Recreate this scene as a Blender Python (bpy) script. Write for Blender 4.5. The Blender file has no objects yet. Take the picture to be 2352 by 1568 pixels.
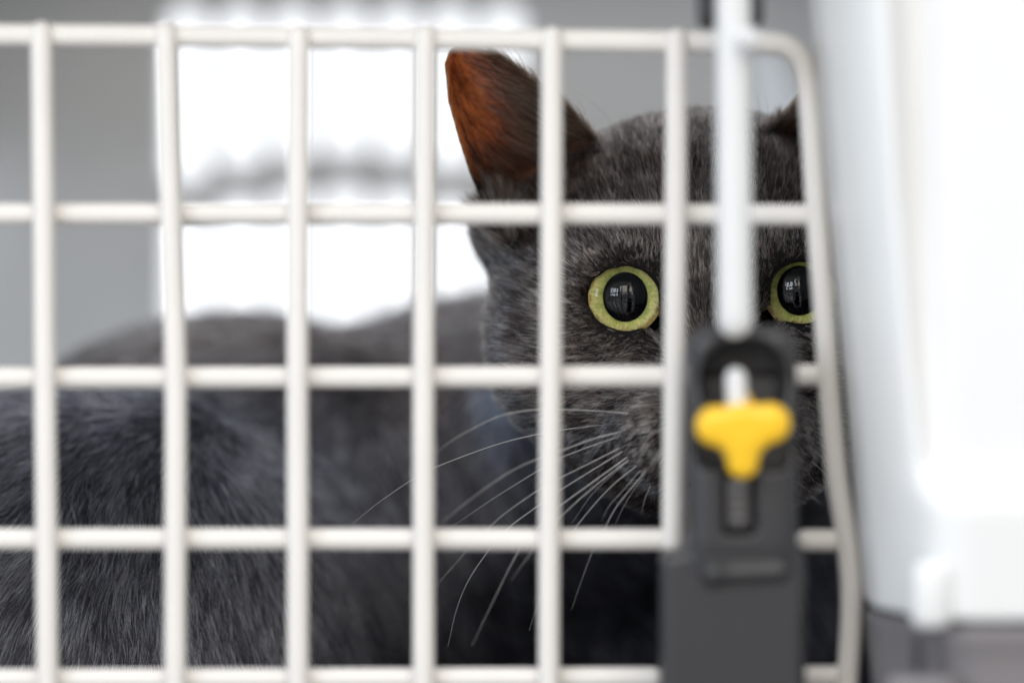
import bpy, bmesh, math, random
import numpy as np
from mathutils import Vector, Matrix

random.seed(7)
rng = np.random.default_rng(7)
sc = bpy.context.scene
C = sc.collection

# ------------------------------------------------------------------ camera, light, exposure
CAMZ = 0.20
K = 0.285 / 2352 / 0.90            # metres per picture unit per metre of distance


def P(x, y, d):
    """a point seen at picture position (x, y) standing d metres in front of the camera"""
    return Vector(((x - 1176) * K * d, d, CAMZ - (y - 784) * K * d))


cam_d = bpy.data.cameras.new('camera')
cam = bpy.data.objects.new('camera', cam_d)
C.objects.link(cam)
cam.location = (0, 0, CAMZ)
cam.rotation_euler = (math.pi / 2, 0, 0)
cam_d.sensor_width = 36
cam_d.lens = 36 * 0.90 / 0.285
cam_d.clip_start = 0.02
cam_d.clip_end = 60
cam_d.dof.use_dof = True
cam_d.dof.focus_distance = 0.900
cam_d.dof.aperture_fstop = (cam_d.lens / 1000) / 0.034
sc.camera = cam

w = bpy.data.worlds.new('World')
sc.world = w
w.use_nodes = True
bg = w.node_tree.nodes['Background']
bg.inputs[0].default_value = (0.87, 0.935, 1.0, 1)
bg.inputs[1].default_value = 0.54


def area(name, loc, target, sx, sy, radiance, col):
    ld = bpy.data.lights.new(name, 'AREA')
    ld.shape = 'RECTANGLE'
    ld.size, ld.size_y = sx, sy
    ld.energy = radiance * sx * sy * math.pi
    ld.color = col
    o = bpy.data.objects.new(name, ld)
    C.objects.link(o)
    o.visible_camera = True
    o.visible_glossy = True
    o.location = loc
    o.rotation_euler = (Vector(target) - Vector(loc)).to_track_quat('-Z', 'Y').to_euler()
    return o


area('front_window_light', (0.12, -0.72, 1.05), (0, 0.9, 0.2), 1.5, 1.05, 3.1, (1.0, 0.92, 0.83))
area('overhead_fill_light', (0.15, 0.30, 2.1), (0.0, 0.85, 0.2), 1.5, 1.5, 2.6, (0.95, 0.97, 1.0))  # added overhead fill that brightens wires and shell, no lamp seen there
area('side_fill_light', (-1.0, -0.25, 0.65), (-0.1, 0.9, 0.14), 0.7, 0.7, 6.2, (0.80, 0.89, 1.0))  # added cool fill that brightens the haunch from the left
area('left_window_light', (-1.6, 1.20, 0.75), (0.0, 1.40, 0.22), 1.2, 1.0, 5.5, (0.55, 0.75, 1.0))
area('back_window_light', (-0.35, 3.2, 1.15), (-0.1, 1.0, 0.2), 1.0, 2.6, 0.98, (0.97, 0.98, 1.0))

vs = sc.view_settings
vs.view_transform = 'Standard'
vs.look = 'None'
vs.exposure = 0.0
vs.gamma = 1.0
vs.use_curve_mapping = False
sc.render.engine = 'CYCLES'
sc.cycles.use_denoising = True
try:
    sc.cycles.denoiser = 'OPENIMAGEDENOISE'
except Exception:
    pass
sc.cycles.max_bounces = 8
sc.cycles.diffuse_bounces = 4
sc.cycles.glossy_bounces = 4
sc.cycles.transmission_bounces = 6
sc.cycles.transparent_max_bounces = 8
sc.cycles.caustics_reflective = False
sc.cycles.caustics_refractive = False
sc.cycles.sample_clamp_indirect = 6
try:
    sc.cycles_curves.shape = 'RIBBONS'
    sc.cycles_curves.subdivisions = 2
except Exception:
    pass


# ------------------------------------------------------------------ materials
def lin(r, g, b):
    f = lambda c: c / 12.92 if c <= 0.04045 else ((c + 0.055) / 1.055) ** 2.4
    return (f(r), f(g), f(b), 1)


def new_mat(name):
    m = bpy.data.materials.new(name)
    m.use_nodes = True
    nt = m.node_tree
    return m, nt, nt.nodes['Principled BSDF'], nt.nodes['Material Output']


def plastic(name, col, rough, bump=0.0, scale=900, var=0.04, spec=0.5):
    m, nt, b, out = new_mat(name)
    tc = nt.nodes.new('ShaderNodeTexCoord')
    n1 = nt.nodes.new('ShaderNodeTexNoise')
    n1.inputs['Scale'].default_value = 35
    n1.inputs['Detail'].default_value = 5
    nt.links.new(tc.outputs['Object'], n1.inputs['Vector'])
    mx = nt.nodes.new('ShaderNodeMixRGB')
    mx.inputs[1].default_value = tuple(c * (1 - var) for c in col[:3]) + (1,)
    mx.inputs[2].default_value = tuple(min(1, c * (1 + var)) for c in col[:3]) + (1,)
    nt.links.new(n1.outputs['Fac'], mx.inputs[0])
    nt.links.new(mx.outputs[0], b.inputs['Base Color'])
    b.inputs['Roughness'].default_value = rough
    b.inputs['Specular IOR Level'].default_value = spec
    if bump:
        n2 = nt.nodes.new('ShaderNodeTexNoise')
        n2.inputs['Scale'].default_value = scale
        n2.inputs['Detail'].default_value = 3
        nt.links.new(tc.outputs['Object'], n2.inputs['Vector'])
        bp = nt.nodes.new('ShaderNodeBump')
        bp.inputs['Strength'].default_value = bump
        bp.inputs['Distance'].default_value = 0.0004
        nt.links.new(n2.outputs['Fac'], bp.inputs['Height'])
        nt.links.new(bp.outputs[0], b.inputs['Normal'])
    return m


M_shell = plastic('white_plastic', (0.80, 0.80, 0.79, 1), 0.38, 0.15, 1400)
M_wire = plastic('coated_wire', (0.84, 0.80, 0.75, 1), 0.42, 0.25, 700, 0.05)
M_rod = plastic('rod_enamel', (0.74, 0.74, 0.73, 1), 0.35, 0.1, 700)
M_dark = plastic('dark_plastic', (0.034, 0.033, 0.035, 1), 0.32, 0.35, 1500, 0.08)
M_base = plastic('grey_plastic', (0.205, 0.190, 0.196, 1), 0.45, 0.3, 1300, 0.06)
M_yellow = plastic('yellow_plastic', (0.95, 0.56, 0.016, 1), 0.32, 0.1, 900, 0.03)
M_floor = plastic('floor_paint', (0.42, 0.41, 0.40, 1), 0.5, 0.2, 300, 0.12)


# ------------------------------------------------------------------ mesh helpers
def link(name, data, parent=None, mat=None, smooth=True):
    o = bpy.data.objects.new(name, data)
    C.objects.link(o)
    if mat and data:
        data.materials.append(mat)
    if parent:
        o.parent = parent
        o.matrix_parent_inverse = parent.matrix_world.inverted()
    if smooth and data and hasattr(data, 'polygons'):
        data.polygons.foreach_set('use_smooth', [True] * len(data.polygons))
    return o


def mesh_from(name, v, f):
    me = bpy.data.meshes.new(name)
    v = np.asarray(v, dtype=np.float32)
    f = np.asarray(f, dtype=np.int32)
    n = f.shape[1]
    me.vertices.add(len(v))
    me.vertices.foreach_set('co', v.ravel())
    me.loops.add(f.size)
    me.loops.foreach_set('vertex_index', f.ravel())
    me.polygons.add(len(f))
    me.polygons.foreach_set('loop_start', np.arange(0, f.size, n, dtype=np.int32))
    me.update(calc_edges=True)
    me.validate()
    return me


def catmull(pts, per=8):
    p = [np.array(q, float) for q in pts]
    p = [2 * p[0] - p[1]] + p + [2 * p[-1] - p[-2]]
    out = []
    for i in range(1, len(p) - 2):
        for k in range(per):
            t = k / per
            out.append(0.5 * (2 * p[i] + (p[i + 1] - p[i - 1]) * t + (2 * p[i - 1] - 5 * p[i] + 4 * p[i + 1] - p[i + 2]) * t * t
                              + (3 * p[i] - p[i - 1] - 3 * p[i + 1] + p[i + 2]) * t ** 3))
    out.append(p[-2])
    return np.array(out)


def tube(path, radii, seg=12, caps=True):
    """a round bar along a path with rounded ends"""
    path = np.array(path, float)
    n = len(path)
    r = np.full(n, radii, float) if np.isscalar(radii) else np.asarray(radii, float)
    if caps:
        d0 = path[0] - path[1]; d0 /= np.linalg.norm(d0)
        d1 = path[-1] - path[-2]; d1 /= np.linalg.norm(d1)
        A = [(path[0] + d0 * r[0] * s, r[0] * math.sqrt(max(1 - s * s, 1e-4))) for s in (0.999, 0.9, 0.65, 0.35)]
        B = [(path[-1] + d1 * r[-1] * s, r[-1] * math.sqrt(max(1 - s * s, 1e-4))) for s in (0.35, 0.65, 0.9, 0.999)]
        path = np.array([a[0] for a in A] + list(path) + [b[0] for b in B])
        r = np.array([a[1] for a in A] + list(r) + [b[1] for b in B])
        n = len(path)
    tan = np.gradient(path, axis=0)
    tan /= np.linalg.norm(tan, axis=1)[:, None] + 1e-12
    ref = np.array([0, 1, 0.0]) if abs(tan[0][1]) < 0.8 else np.array([1, 0, 0.0])
    vs_, fs = [], []
    for i in range(n):
        a = ref - tan[i] * np.dot(ref, tan[i]); a /= np.linalg.norm(a)
        ref = a
        b = np.cross(tan[i], a)
        for k in range(seg):
            t = 2 * math.pi * k / seg
            vs_.append(path[i] + r[i] * (a * math.cos(t) + b * math.sin(t)))
    for i in range(n - 1):
        for k in range(seg):
            fs.append((i * seg + k, i * seg + (k + 1) % seg, (i + 1) * seg + (k + 1) % seg, (i + 1) * seg + k))
    return np.array(vs_), np.array(fs)


# ---- signed distance helpers (arrays of points (n,3), any unit)
def ell(p, c, r):
    q = p - np.asarray(c, np.float32)
    r = np.asarray(r, np.float32)
    k0 = np.linalg.norm(q / r, axis=1)
    k1 = np.linalg.norm(q / (r * r), axis=1) + 1e-9
    return k0 * (k0 - 1) / k1


def caps(p, a, b, ra, rb=None):
    rb = ra if rb is None else rb
    a = np.asarray(a, np.float32); b = np.asarray(b, np.float32)
    ab = b - a
    h = np.clip(((p - a) @ ab) / np.dot(ab, ab), 0, 1)
    return np.linalg.norm(p - a - h[:, None] * ab, axis=1) - (ra + (rb - ra) * h)


def rbox(p, c, half, r):
    q = np.abs(p - np.asarray(c, np.float32)) - (np.asarray(half, np.float32) - r)
    return np.linalg.norm(np.maximum(q, 0), axis=1) + np.minimum(q.max(axis=1), 0) - r


def smin(a, b, k):
    h = np.maximum(k - np.abs(a - b), 0) / k
    return np.minimum(a, b) - h * h * k * 0.25


def smax(a, b, k):
    return -smin(-a, -b, k)


def surface(fn, lo, hi, h, sub=4, unit=1.0):
    """mesh of fn = 0 by surface nets, evaluated finely only near the surface"""
    lo = np.array(lo, np.float32); hi = np.array(hi, np.float32)
    nc = np.ceil((hi - lo) / (h * sub)).astype(int) + 1
    ax = [lo[i] + (np.arange(nc[i]) * sub + (sub - 1) / 2) * h for i in range(3)]
    g = np.stack(np.meshgrid(*ax, indexing='ij'), -1).reshape(-1, 3).astype(np.float32)
    fc = fn(g).reshape(nc)
    F = np.repeat(np.repeat(np.repeat(fc, sub, 0), sub, 1), sub, 2).astype(np.float32)
    act = np.argwhere(np.abs(fc) < h * sub * 1.6 * unit)
    off = np.stack(np.meshgrid(range(sub), range(sub), range(sub), indexing='ij'), -1).reshape(-1, 3)
    idx = (act[:, None, :] * sub + off[None]).reshape(-1, 3)
    vals = np.empty(len(idx), np.float32)
    for s in range(0, len(idx), 400000):
        ii = idx[s:s + 400000]
        vals[s:s + 400000] = fn((lo + ii * h).astype(np.float32))
    F[idx[:, 0], idx[:, 1], idx[:, 2]] = vals
    ins = F < 0
    cnt = np.zeros(np.array(F.shape) - 1, np.int8)
    for dx in (0, 1):
        for dy in (0, 1):
            for dz in (0, 1):
                cnt += ins[dx:F.shape[0] - 1 + dx, dy:F.shape[1] - 1 + dy, dz:F.shape[2] - 1 + dz]
    cells = np.argwhere((cnt > 0) & (cnt < 8))
    vid = np.full(cnt.shape, -1, np.int32)
    vid[cells[:, 0], cells[:, 1], cells[:, 2]] = np.arange(len(cells))
    acc = np.zeros((len(cells), 3), np.float32); num = np.zeros(len(cells), np.float32)
    for a in range(3):
        o1, o2 = [i for i in range(3) if i != a]
        for u in (0, 1):
            for v in (0, 1):
                c0 = cells.copy(); c0[:, o1] += u; c0[:, o2] += v
                c1 = c0.copy(); c1[:, a] += 1
                f0 = F[c0[:, 0], c0[:, 1], c0[:, 2]]; f1 = F[c1[:, 0], c1[:, 1], c1[:, 2]]
                m = (f0 < 0) != (f1 < 0)
                t = np.where(m, f0 / np.where(m, f0 - f1, 1), 0)
                pt = c0.astype(np.float32); pt[:, a] += t
                acc[m] += pt[m]; num[m] += 1
    V = lo + acc / num[:, None] * h
    quads = []
    for a in range(3):
        o1, o2 = (a + 1) % 3, (a + 2) % 3
        s0 = [slice(None)] * 3; s1 = [slice(None)] * 3
        s0[a] = slice(0, -1); s1[a] = slice(1, None)
        e = np.argwhere(ins[tuple(s0)] != ins[tuple(s1)])
        e = e[(e[:, o1] > 0) & (e[:, o2] > 0) & (e[:, o1] < cnt.shape[o1]) & (e[:, o2] < cnt.shape[o2])]
        flip = ~ins[e[:, 0], e[:, 1], e[:, 2]]
        qs = []
        for (u, v) in ((-1, -1), (0, -1), (0, 0), (-1, 0)):
            c = e.copy(); c[:, o1] += u; c[:, o2] += v
            qs.append(vid[c[:, 0], c[:, 1], c[:, 2]])
        q = np.stack(qs, 1)
        q[flip] = q[flip][:, ::-1]
        quads.append(q)
    q = np.concatenate(quads)
    q = q[(q >= 0).all(1)]
    return V.astype(np.float32), q.astype(np.int32)


# ------------------------------------------------------------------ setting: the surface the carrier stands on
bm = bmesh.new()
bmesh.ops.create_grid(bm, x_segments=24, y_segments=24, size=4)
for v in bm.verts:
    v.co.z = 0.0
    v.co.y += 1.0
me = bpy.data.meshes.new('floor'); bm.to_mesh(me); bm.free()
fl = link('floor', me, None, M_floor)
fl['kind'] = 'structure'
fl['label'] = 'plain grey floor under the carrier'


def empty(name, loc, label, cat):
    o = bpy.data.objects.new(name, None)
    C.objects.link(o)
    o.location = loc
    o.empty_display_size = 0.05
    o['label'] = label
    o['category'] = cat
    bpy.context.view_layer.update()
    return o


# ------------------------------------------------------------------ pet carrier
carrier = empty('pet_carrier', (-0.04, 1.05, 0.0), 'white and grey plastic pet carrier with a white wire grid door', 'pet carrier')
FRONT = 0.772      # distance of the carrier's front face
REAR = 1.450
OX0, OX1, OZ0, OZ1 = -0.275, 0.215, 0.0, 0.400    # outer box
SEAM = 0.1337
TOPZ = 0.325       # top of door opening
BOTZ = 0.075       # bottom of door opening


def edge_x(z):     # right rim of the door opening, wider towards the base
    return 0.0755 + (0.2844 - z) * 0.0920


def edge_xl(z):
    return -0.205 - (0.2866 - z) * 0.0845


NSIDE = 80


def opening(n_side=NSIDE, n_c=8, n_top=30, rad=0.022, zlo=SEAM, zhi=TOPZ):
    """upper arc of the door opening: right side from zlo upwards, round the top, down the left side"""
    pts = []
    for k in range(n_side):
        z = zlo + (zhi - rad - zlo) * k / n_side
        pts.append((edge_x(z), z))
    xr = edge_x(zhi - rad)
    for k in range(n_c):
        a = math.pi / 2 * k / n_c
        pts.append((xr - rad + rad * math.cos(a), zhi - rad + rad * math.sin(a)))
    xl = edge_xl(zhi - rad)
    for k in range(n_top):
        pts.append((xr - rad + (xl + rad - xr + rad) * k / n_top, zhi))
    for k in range(n_c):
        a = math.pi / 2 + math.pi / 2 * k / n_c
        pts.append((xl + rad + rad * math.cos(a), zhi - rad + rad * math.sin(a)))
    for k in range(n_side + 1):
        z = zhi - rad + (zlo - zhi + rad) * k / n_side
        pts.append((edge_xl(z), z))
    return np.array(pts)


def sstep(a, b, x):
    t = np.clip((x - a) / (b - a), 0, 1)
    return t * t * (3 - 2 * t)


def shell_depth(s, x, z):
    """distance of the front face as a function of the way s outward from the opening edge"""
    t = np.clip(s / 0.0145, 0, 1)
    d = FRONT + 0.030 * (1 - t) ** 1.7
    xa = abs(x + 0.064) - 0.064                 # way out from the middle, the same on both sides
    above = sstep(0.1605, 0.1715, z)
    on = sstep(0.011, 0.017, s)
    # upright furrow beside the rim, and the panel beyond it
    d = d + above * on * (0.0085 * np.exp(-((xa - 0.0965) / 0.0056) ** 2) + 0.0030 * sstep(0.091, 0.098, xa) - 0.0035 * sstep(0.101, 0.140, xa))
    # lower band stands out from the panel above it, with a rounded ledge on top
    d = d - 0.0062 * (1 - above) * sstep(0.003, 0.022, s)
    return d


def outer_hit(p, n, box, rad=0.045):
    """way from p along n to the rounded outer outline"""
    x0, x1, z0, z1 = box
    t = 1e9
    lo_, hi_ = 0.0, 0.6
    def sd(q):
        cx, cz = (x0 + x1) / 2, (z0 + z1) / 2
        ax = abs(q[0] - cx) - ((x1 - x0) / 2 - rad)
        az = abs(q[1] - cz) - ((z1 - z0) / 2 - rad)
        return math.hypot(max(ax, 0), max(az, 0)) + min(max(ax, az), 0) - rad
    for _ in range(40):
        mid = (lo_ + hi_) / 2
        if sd((p[0] + n[0] * mid, p[1] + n[1] * mid)) < 0:
            lo_ = mid
        else:
            hi_ = mid
    return (lo_ + hi_) / 2


def loft(pts, normals, box, depth_fn, s_abs, n_out=10, back=REAR, n_back=8, rimback=0.028):
    rows = []
    for (p, n) in zip(pts, normals):
        smax_ = outer_hit(p, n, box)
        row = []
        s_use = [s for s in s_abs if s < smax_ - 0.012]
        s_all = [min(s, smax_ - 0.012 + 0.0001 * i) for i, s in enumerate(s_abs)]
        row.append((p[0] - n[0] * 0.0, depth_fn(np.array(0.0), p[0], p[1]) + rimback, p[1]))
        for s in s_all:
            x, z = p[0] + n[0] * s, p[1] + n[1] * s
            row.append((x, float(depth_fn(np.array(s), x, z)), z))
        s_last = s_all[-1]
        for k in range(1, n_out + 1):
            t = k / n_out
            s = s_last + (smax_ - 0.02 - s_last) * t if smax_ - 0.02 > s_last else s_last + 0.0002 * k
            x, z = p[0] + n[0] * s, p[1] + n[1] * s
            row.append((x, float(depth_fn(np.array(s), x, z)), z))
        sb = s
        db = row[-1][1]
        rr = max(smax_ - sb, 0.002)
        for k in range(1, 7):
            a = math.pi / 2 * k / 6
            s = sb + rr * math.sin(a)
            row.append((p[0] + n[0] * s, db + rr * (1 - math.cos(a)), p[1] + n[1] * s))
        d0 = row[-1][1]
        for k in range(1, n_back + 1):
            s = smax_
            row.append((p[0] + n[0] * s, d0 + (back - d0) * k / n_back, p[1] + n[1] * s))
        rows.append(row)
    nr, ncn = len(rows), len(rows[0])
    V = np.array(rows).reshape(-1, 3)
    F = []
    for i in range(nr - 1):
        for j in range(ncn - 1):
            F.append((i * ncn + j, i * ncn + j + 1, (i + 1) * ncn + j + 1, (i + 1) * ncn + j))
    return V, np.array(F)


up = opening()
# outward directions: straight out from the sides and top, fanned at the corners
t = np.gradient(up, axis=0)
nrm = np.stack([t[:, 1], -t[:, 0]], 1)
nrm /= np.linalg.norm(nrm, axis=1)[:, None]
nrm[0:NSIDE] = (1, 0)
nrm[-NSIDE - 1:] = (-1, 0)
cnr = np.array([(OX0 + OX1) / 2, 0.15])
s_abs = [0.0005, 0.001, 0.002, 0.0035, 0.005, 0.0065, 0.008, 0.010, 0.012, 0.014, 0.016, 0.018, 0.020, 0.022, 0.0235, 0.025, 0.0265,
         0.028, 0.0295, 0.031, 0.033, 0.035, 0.038, 0.042, 0.047, 0.053]
V, F = loft(up, nrm, (OX0, OX1, OZ0, OZ1), shell_depth, s_abs, n_back=30)
fc_ = V[F].mean(1)
# upright vent slots in both side walls
side_ = (np.abs(fc_[:, 0] - (OX0 + OX1) / 2) > (OX1 - OX0) / 2 - 0.004) & (fc_[:, 2] > 0.175) & (fc_[:, 2] < 0.310) & (fc_[:, 1] > 0.93) & (fc_[:, 1] < 1.41)
col_ = np.tile(np.arange(len(F) // (len(up) - 1)), len(up) - 1)
F = F[~(side_ & (col_ % 3 != 0))]
# unseen roof grille, added to let light onto head and rear wall
fc_ = V[F].mean(1)
roof_ = (fc_[:, 2] > OZ1 - 0.003) & (fc_[:, 0] > -0.215) & (fc_[:, 0] < 0.150) & (fc_[:, 1] > 0.92) & (fc_[:, 1] < 1.30)
cell_ = np.floor((fc_[:, 1] - 0.90) / 0.015).astype(int)
F = F[~(roof_ & (cell_ % 4 != 0))]
# finer rows near the ledge: add them by remapping the right and left sides
me = mesh_from('upper_shell', V, F)
upper = link('upper_shell', me, carrier, M_shell)
upper['label'] = 'glossy white upper half of the carrier'
md = upper.modifiers.new('thick', 'SOLIDIFY'); md.thickness = 0.003; md.offset = -1
md = upper.modifiers.new('soft', 'SUBSURF'); md.levels = 1; md.render_levels = 1

# roof is part of the loft; rear wall with vent slots
def slot_loop(x0, x1, ytop, ybot, d=REAR, sqt=1.0, sq=0.35, n=9):
    """outline of an upright slot with rounded ends, given in picture units"""
    a = P(x0, ytop, d); b = P(x1, ybot, d)
    xa, xb, zt, zb = a.x, b.x, a.z, b.z
    r = min((xb - xa) / 2 * 0.98, (zt - zb) / 2 * 0.98)
    pts = []
    for k in range(n + 1):
        t = math.pi * k / n
        pts.append(((xa + xb) / 2 + r * math.cos(t), zt - r * sqt + r * sqt * math.sin(t)))
    for k in range(n + 1):
        t = math.pi + math.pi * k / n
        pts.append(((xa + xb) / 2 + r * math.cos(t), zb + r * sq + r * sq * math.sin(t)))
    return pts


loops = []
for k in range(7):
    xc = 433 + 120.6 * k
    arc = 395 + 60 * ((xc - 790) / 360) ** 2
    loops.append(slot_loop(xc - 46, xc + 46, 20, arc - 39))
    loops.append(slot_loop(xc - 46, xc + 46, arc + 40, 900, REAR, 0.35))
# second vent near the corner of the rear wall: slanted slots
def quad_loop(pts):
    return [(P(x, y, REAR).x, P(x, y, REAR).z) for x, y in pts]
loops.append(quad_loop([(1715, 330), (1850, 330), (1835, 235), (1795, 125), (1772, 100), (1728, 100), (1715, 120)]))
bm = bmesh.new()
def ring(pts):
    vv = [bm.verts.new((x, REAR - 0.004, z)) for x, z in pts]
    for i in range(len(vv)):
        bm.edges.new((vv[i], vv[(i + 1) % len(vv)]))
outer = []
for (cx, cz, a0) in ((OX1 - 0.047, OZ1 - 0.047, 0), (OX0 + 0.047, OZ1 - 0.047, 90), (OX0 + 0.047, SEAM + 0.001, 180), (OX1 - 0.047, SEAM + 0.001, 270)):
    if a0 in (0, 90):
        for k in range(7):
            a = math.radians(a0 + 15 * k)
            outer.append((cx + 0.0435 * math.cos(a), cz + 0.0435 * math.sin(a)))
    elif a0 == 180:
        outer.append((OX0 + 0.0035, SEAM + 0.001))
    else:
        outer.append((OX1 - 0.0035, SEAM + 0.001))
ring(outer)
for l in loops:
    ring(l)
bmesh.ops.triangle_fill(bm, edges=bm.edges[:], use_beauty=True)
bmesh.ops.recalc_face_normals(bm, faces=bm.faces[:])
me = bpy.data.meshes.new('rear_wall'); bm.to_mesh(me); bm.free()
rear = link('rear_wall', me, carrier, M_shell, smooth=False)
rear['label'] = 'white rear wall with rows of upright vent slots'
md = rear.modifiers.new('thick', 'SOLIDIFY'); md.thickness = 0.003; md.offset = 0

# base tray: grey lower half
def base_depth(s, x, z):
    d = FRONT - 0.0035 + 0.034 * (1 - sstep(0, 1, np.clip(s / 0.016, 0, 1)) ** 0.8)
    d = d + 0.0025 * (1 - sstep(0.016, 0.020, s)) - 0.0018 * sstep(SEAM - 0.0075, SEAM - 0.005, z)
    return d

low = []
for k in range(11):
    z = SEAM - 0.0010 - (SEAM - 0.001 - BOTZ - 0.02) * k / 10
    low.append((edge_x(z), z))
xr = edge_x(BOTZ + 0.02); xl = edge_xl(BOTZ + 0.02)
for k in range(1, 7):
    a = -math.pi / 2 * k / 6
    low.append((xr - 0.02 + 0.02 * math.cos(a), BOTZ + 0.02 + 0.02 * math.sin(a)))
for k in range(1, 24):
    low.append((xr - 0.02 + (xl + 0.04 - xr) * k / 24, BOTZ))
for k in range(0, 6):
    a = -math.pi / 2 - math.pi / 2 * k / 6
    low.append((xl + 0.02 + 0.02 * math.cos(a), BOTZ + 0.02 + 0.02 * math.sin(a)))
for k in range(11):
    z = BOTZ + 0.02 + (SEAM - 0.001 - BOTZ - 0.02) * k / 10
    low.append((edge_xl(z), z))
low = np.array(low)[::-1]
t = np.gradient(low, axis=0)
nrm = np.stack([t[:, 1], -t[:, 0]], 1); nrm /= np.linalg.norm(nrm, axis=1)[:, None]
nrm[:11] = (-1, 0); nrm[-11:] = (1, 0)
V, F = loft(low, nrm, (OX0 - 0.002, OX1 + 0.002, 0.012, 0.40), base_depth, s_abs)
me = mesh_from('base_tray', V, F)
base = link('base_tray', me, carrier, M_base)
base['label'] = 'grey plastic base of the carrier'
md = base.modifiers.new('thick', 'SOLIDIFY'); md.thickness = 0.003; md.offset = -1
md = base.modifiers.new('soft', 'SUBSURF'); md.levels = 1; md.render_levels = 1


def box(name, lo_, hi_, mat, parent, bev=0.001, seg=3):
    bm = bmesh.new()
    bmesh.ops.create_cube(bm, size=1)
    for v in bm.verts:
        for i in range(3):
            v.co[i] = lo_[i] if v.co[i] < 0 else hi_[i]
    if bev:
        bmesh.ops.bevel(bm, geom=bm.edges[:], offset=bev, segments=seg, profile=0.5, affect='EDGES')
    me = bpy.data.meshes.new(name); bm.to_mesh(me); bm.free()
    return link(name, me, parent, mat)


box('tray_rear_wall', (OX0 + 0.004, REAR - 0.012, 0.02), (OX1 - 0.004, REAR - 0.008, SEAM + 0.006), M_base, carrier, 0.0008)
box('tray_floor', (OX0 + 0.012, FRONT + 0.012, 0.0165), (OX1 - 0.012, REAR - 0.008, 0.0205), M_base, carrier, 0.0008)
for (fx, fy) in ((OX0 + 0.05, 0.86), (OX1 - 0.05, 0.86), (OX0 + 0.05, 1.29), (OX1 - 0.05, 1.29)):
    bm = bmesh.new()
    bmesh.ops.create_cone(bm, cap_ends=True, segments=24, radius1=0.014, radius2=0.017, depth=0.0135)
    bmesh.ops.bevel(bm, geom=[e for e in bm.edges if e.is_boundary is False and len(e.link_faces) == 2 and e.calc_face_angle(0) > 1], offset=0.001, segments=2, affect='EDGES')
    me = bpy.data.meshes.new('foot'); bm.to_mesh(me); bm.free()
    o = link('foot', me, carrier, M_dark, smooth=False)
    o.location = Vector((fx, fy, 0.0069)) - carrier.location
    o.matrix_parent_inverse = Matrix()

# clip that joins the two halves at the corner beside the door
def px_box(name, x0, x1, y0, y1, d, thick, mat, parent, bev=0.0012):
    a = P(x0, y1, d); b = P(x1, y0, d)
    return box(name, (a.x, d, a.z), (b.x, d + thick, b.z), mat, parent, bev)

cl = px_box('clip', 2098, 2190, 1292, 1446, 0.7650, 0.010, M_shell, carrier, 0.0030)
px_box('clip_slot', 2100, 2122, 1452, 1545, 0.7655, 0.004, M_dark, carrier, 0.001)
px_box('tray_lip', 2040, 2200, 1556, 1640, 0.7625, 0.008, M_base, carrier, 0.0022)

# ---- wire door
door = bpy.data.objects.new('wire_door', None); C.objects.link(door); door.parent = carrier
door.location = (0, 0, 0)
door.matrix_parent_inverse = Matrix()
bpy.context.view_layer.update()
DV, DH = 0.8265, 0.8315
RW = 0.00285


def wire(pts, d, r=RW, name='wire', per=6):
    path = catmull([P(x, y, d) for x, y in pts], per)
    V, F = tube(path, r, 14)
    return link(name, mesh_from(name, V, F), door, M_wire)


V_LINES = [
    [(95, 75), (100, 490), (103, 860), (107, 1235), (110, 1750)],
    [(381, 75), (392, 490), (403, 860), (403, 1235), (402, 1750)],
    [(686, 80), (684, 490), (683, 860), (684, 1235), (684, 1750)],
    [(977, 82), (975, 490), (973, 860), (973, 1235), (973, 1750)],
    [(1268, 86), (1267, 490), (1265, 860), (1262, 1235), (1261, 1750)],
    [(1554, 90), (1552, 490), (1549, 860), (1546, 1180), (1545, 1246)],
    [(-190, 72), (-188, 490), (-186, 860), (-186, 1235), (-185, 1750)],
    [(-475, 72), (-474, 490), (-474, 860), (-473, 1235), (-473, 1750)],
]
for l in V_LINES:
    wire(l, DV)
wire([(-640, 490), (0, 491), (700, 491), (1400, 492), (1862, 494)], DH)
wire([(-650, 868), (0, 867), (700, 866), (1400, 864), (1900, 861)], DH)
wire([(-660, 1238), (0, 1237), (700, 1237), (1400, 1238), (1530, 1238)], DH)
wire([(1852, 1240), (1925, 1240)], DH)
wire([(-660, 1560), (0, 1559), (700, 1558), (1400, 1556), (1500, 1556)], DH)
wire([(1850, 1553), (1935, 1552)], DH)
wire([(1538, 1640), (1536, 1585), (1545, 1572)], DV - 0.004, RW * 0.9)
frame_pts = [(-640, 78), (0, 81), (600, 85), (1240, 93), (1600, 97), (1700, 98), (1760, 99), (1805, 106), (1838, 132), (1853, 175), (1861, 250), (1871, 400),
             (1882, 560), (1896, 750), (1908, 930), (1924, 1100), (1943, 1220), (1955, 1330), (1955, 1430), (1948, 1540), (1940, 1640), (1938, 1760)]
wire(frame_pts, 0.829, RW * 1.02, 'door_frame_wire', 6)
V, F = tube(np.array([P(1700, 90, 0.812), P(1712, 90, 0.800), P(1718, 90, 0.786), P(1719, 90, 0.781)]), 0.0029, 14)
link('wire_end', mesh_from('wire_end', V, F), door, M_rod)

# ---- latch on the door: dark housing, yellow thumb knob, white bolt
LD = 0.806
pxm = K * LD * 1000     # mm per picture unit
def L2(x, y):
    return ((x - 1702) * pxm, -(y - 1100) * pxm)

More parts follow.
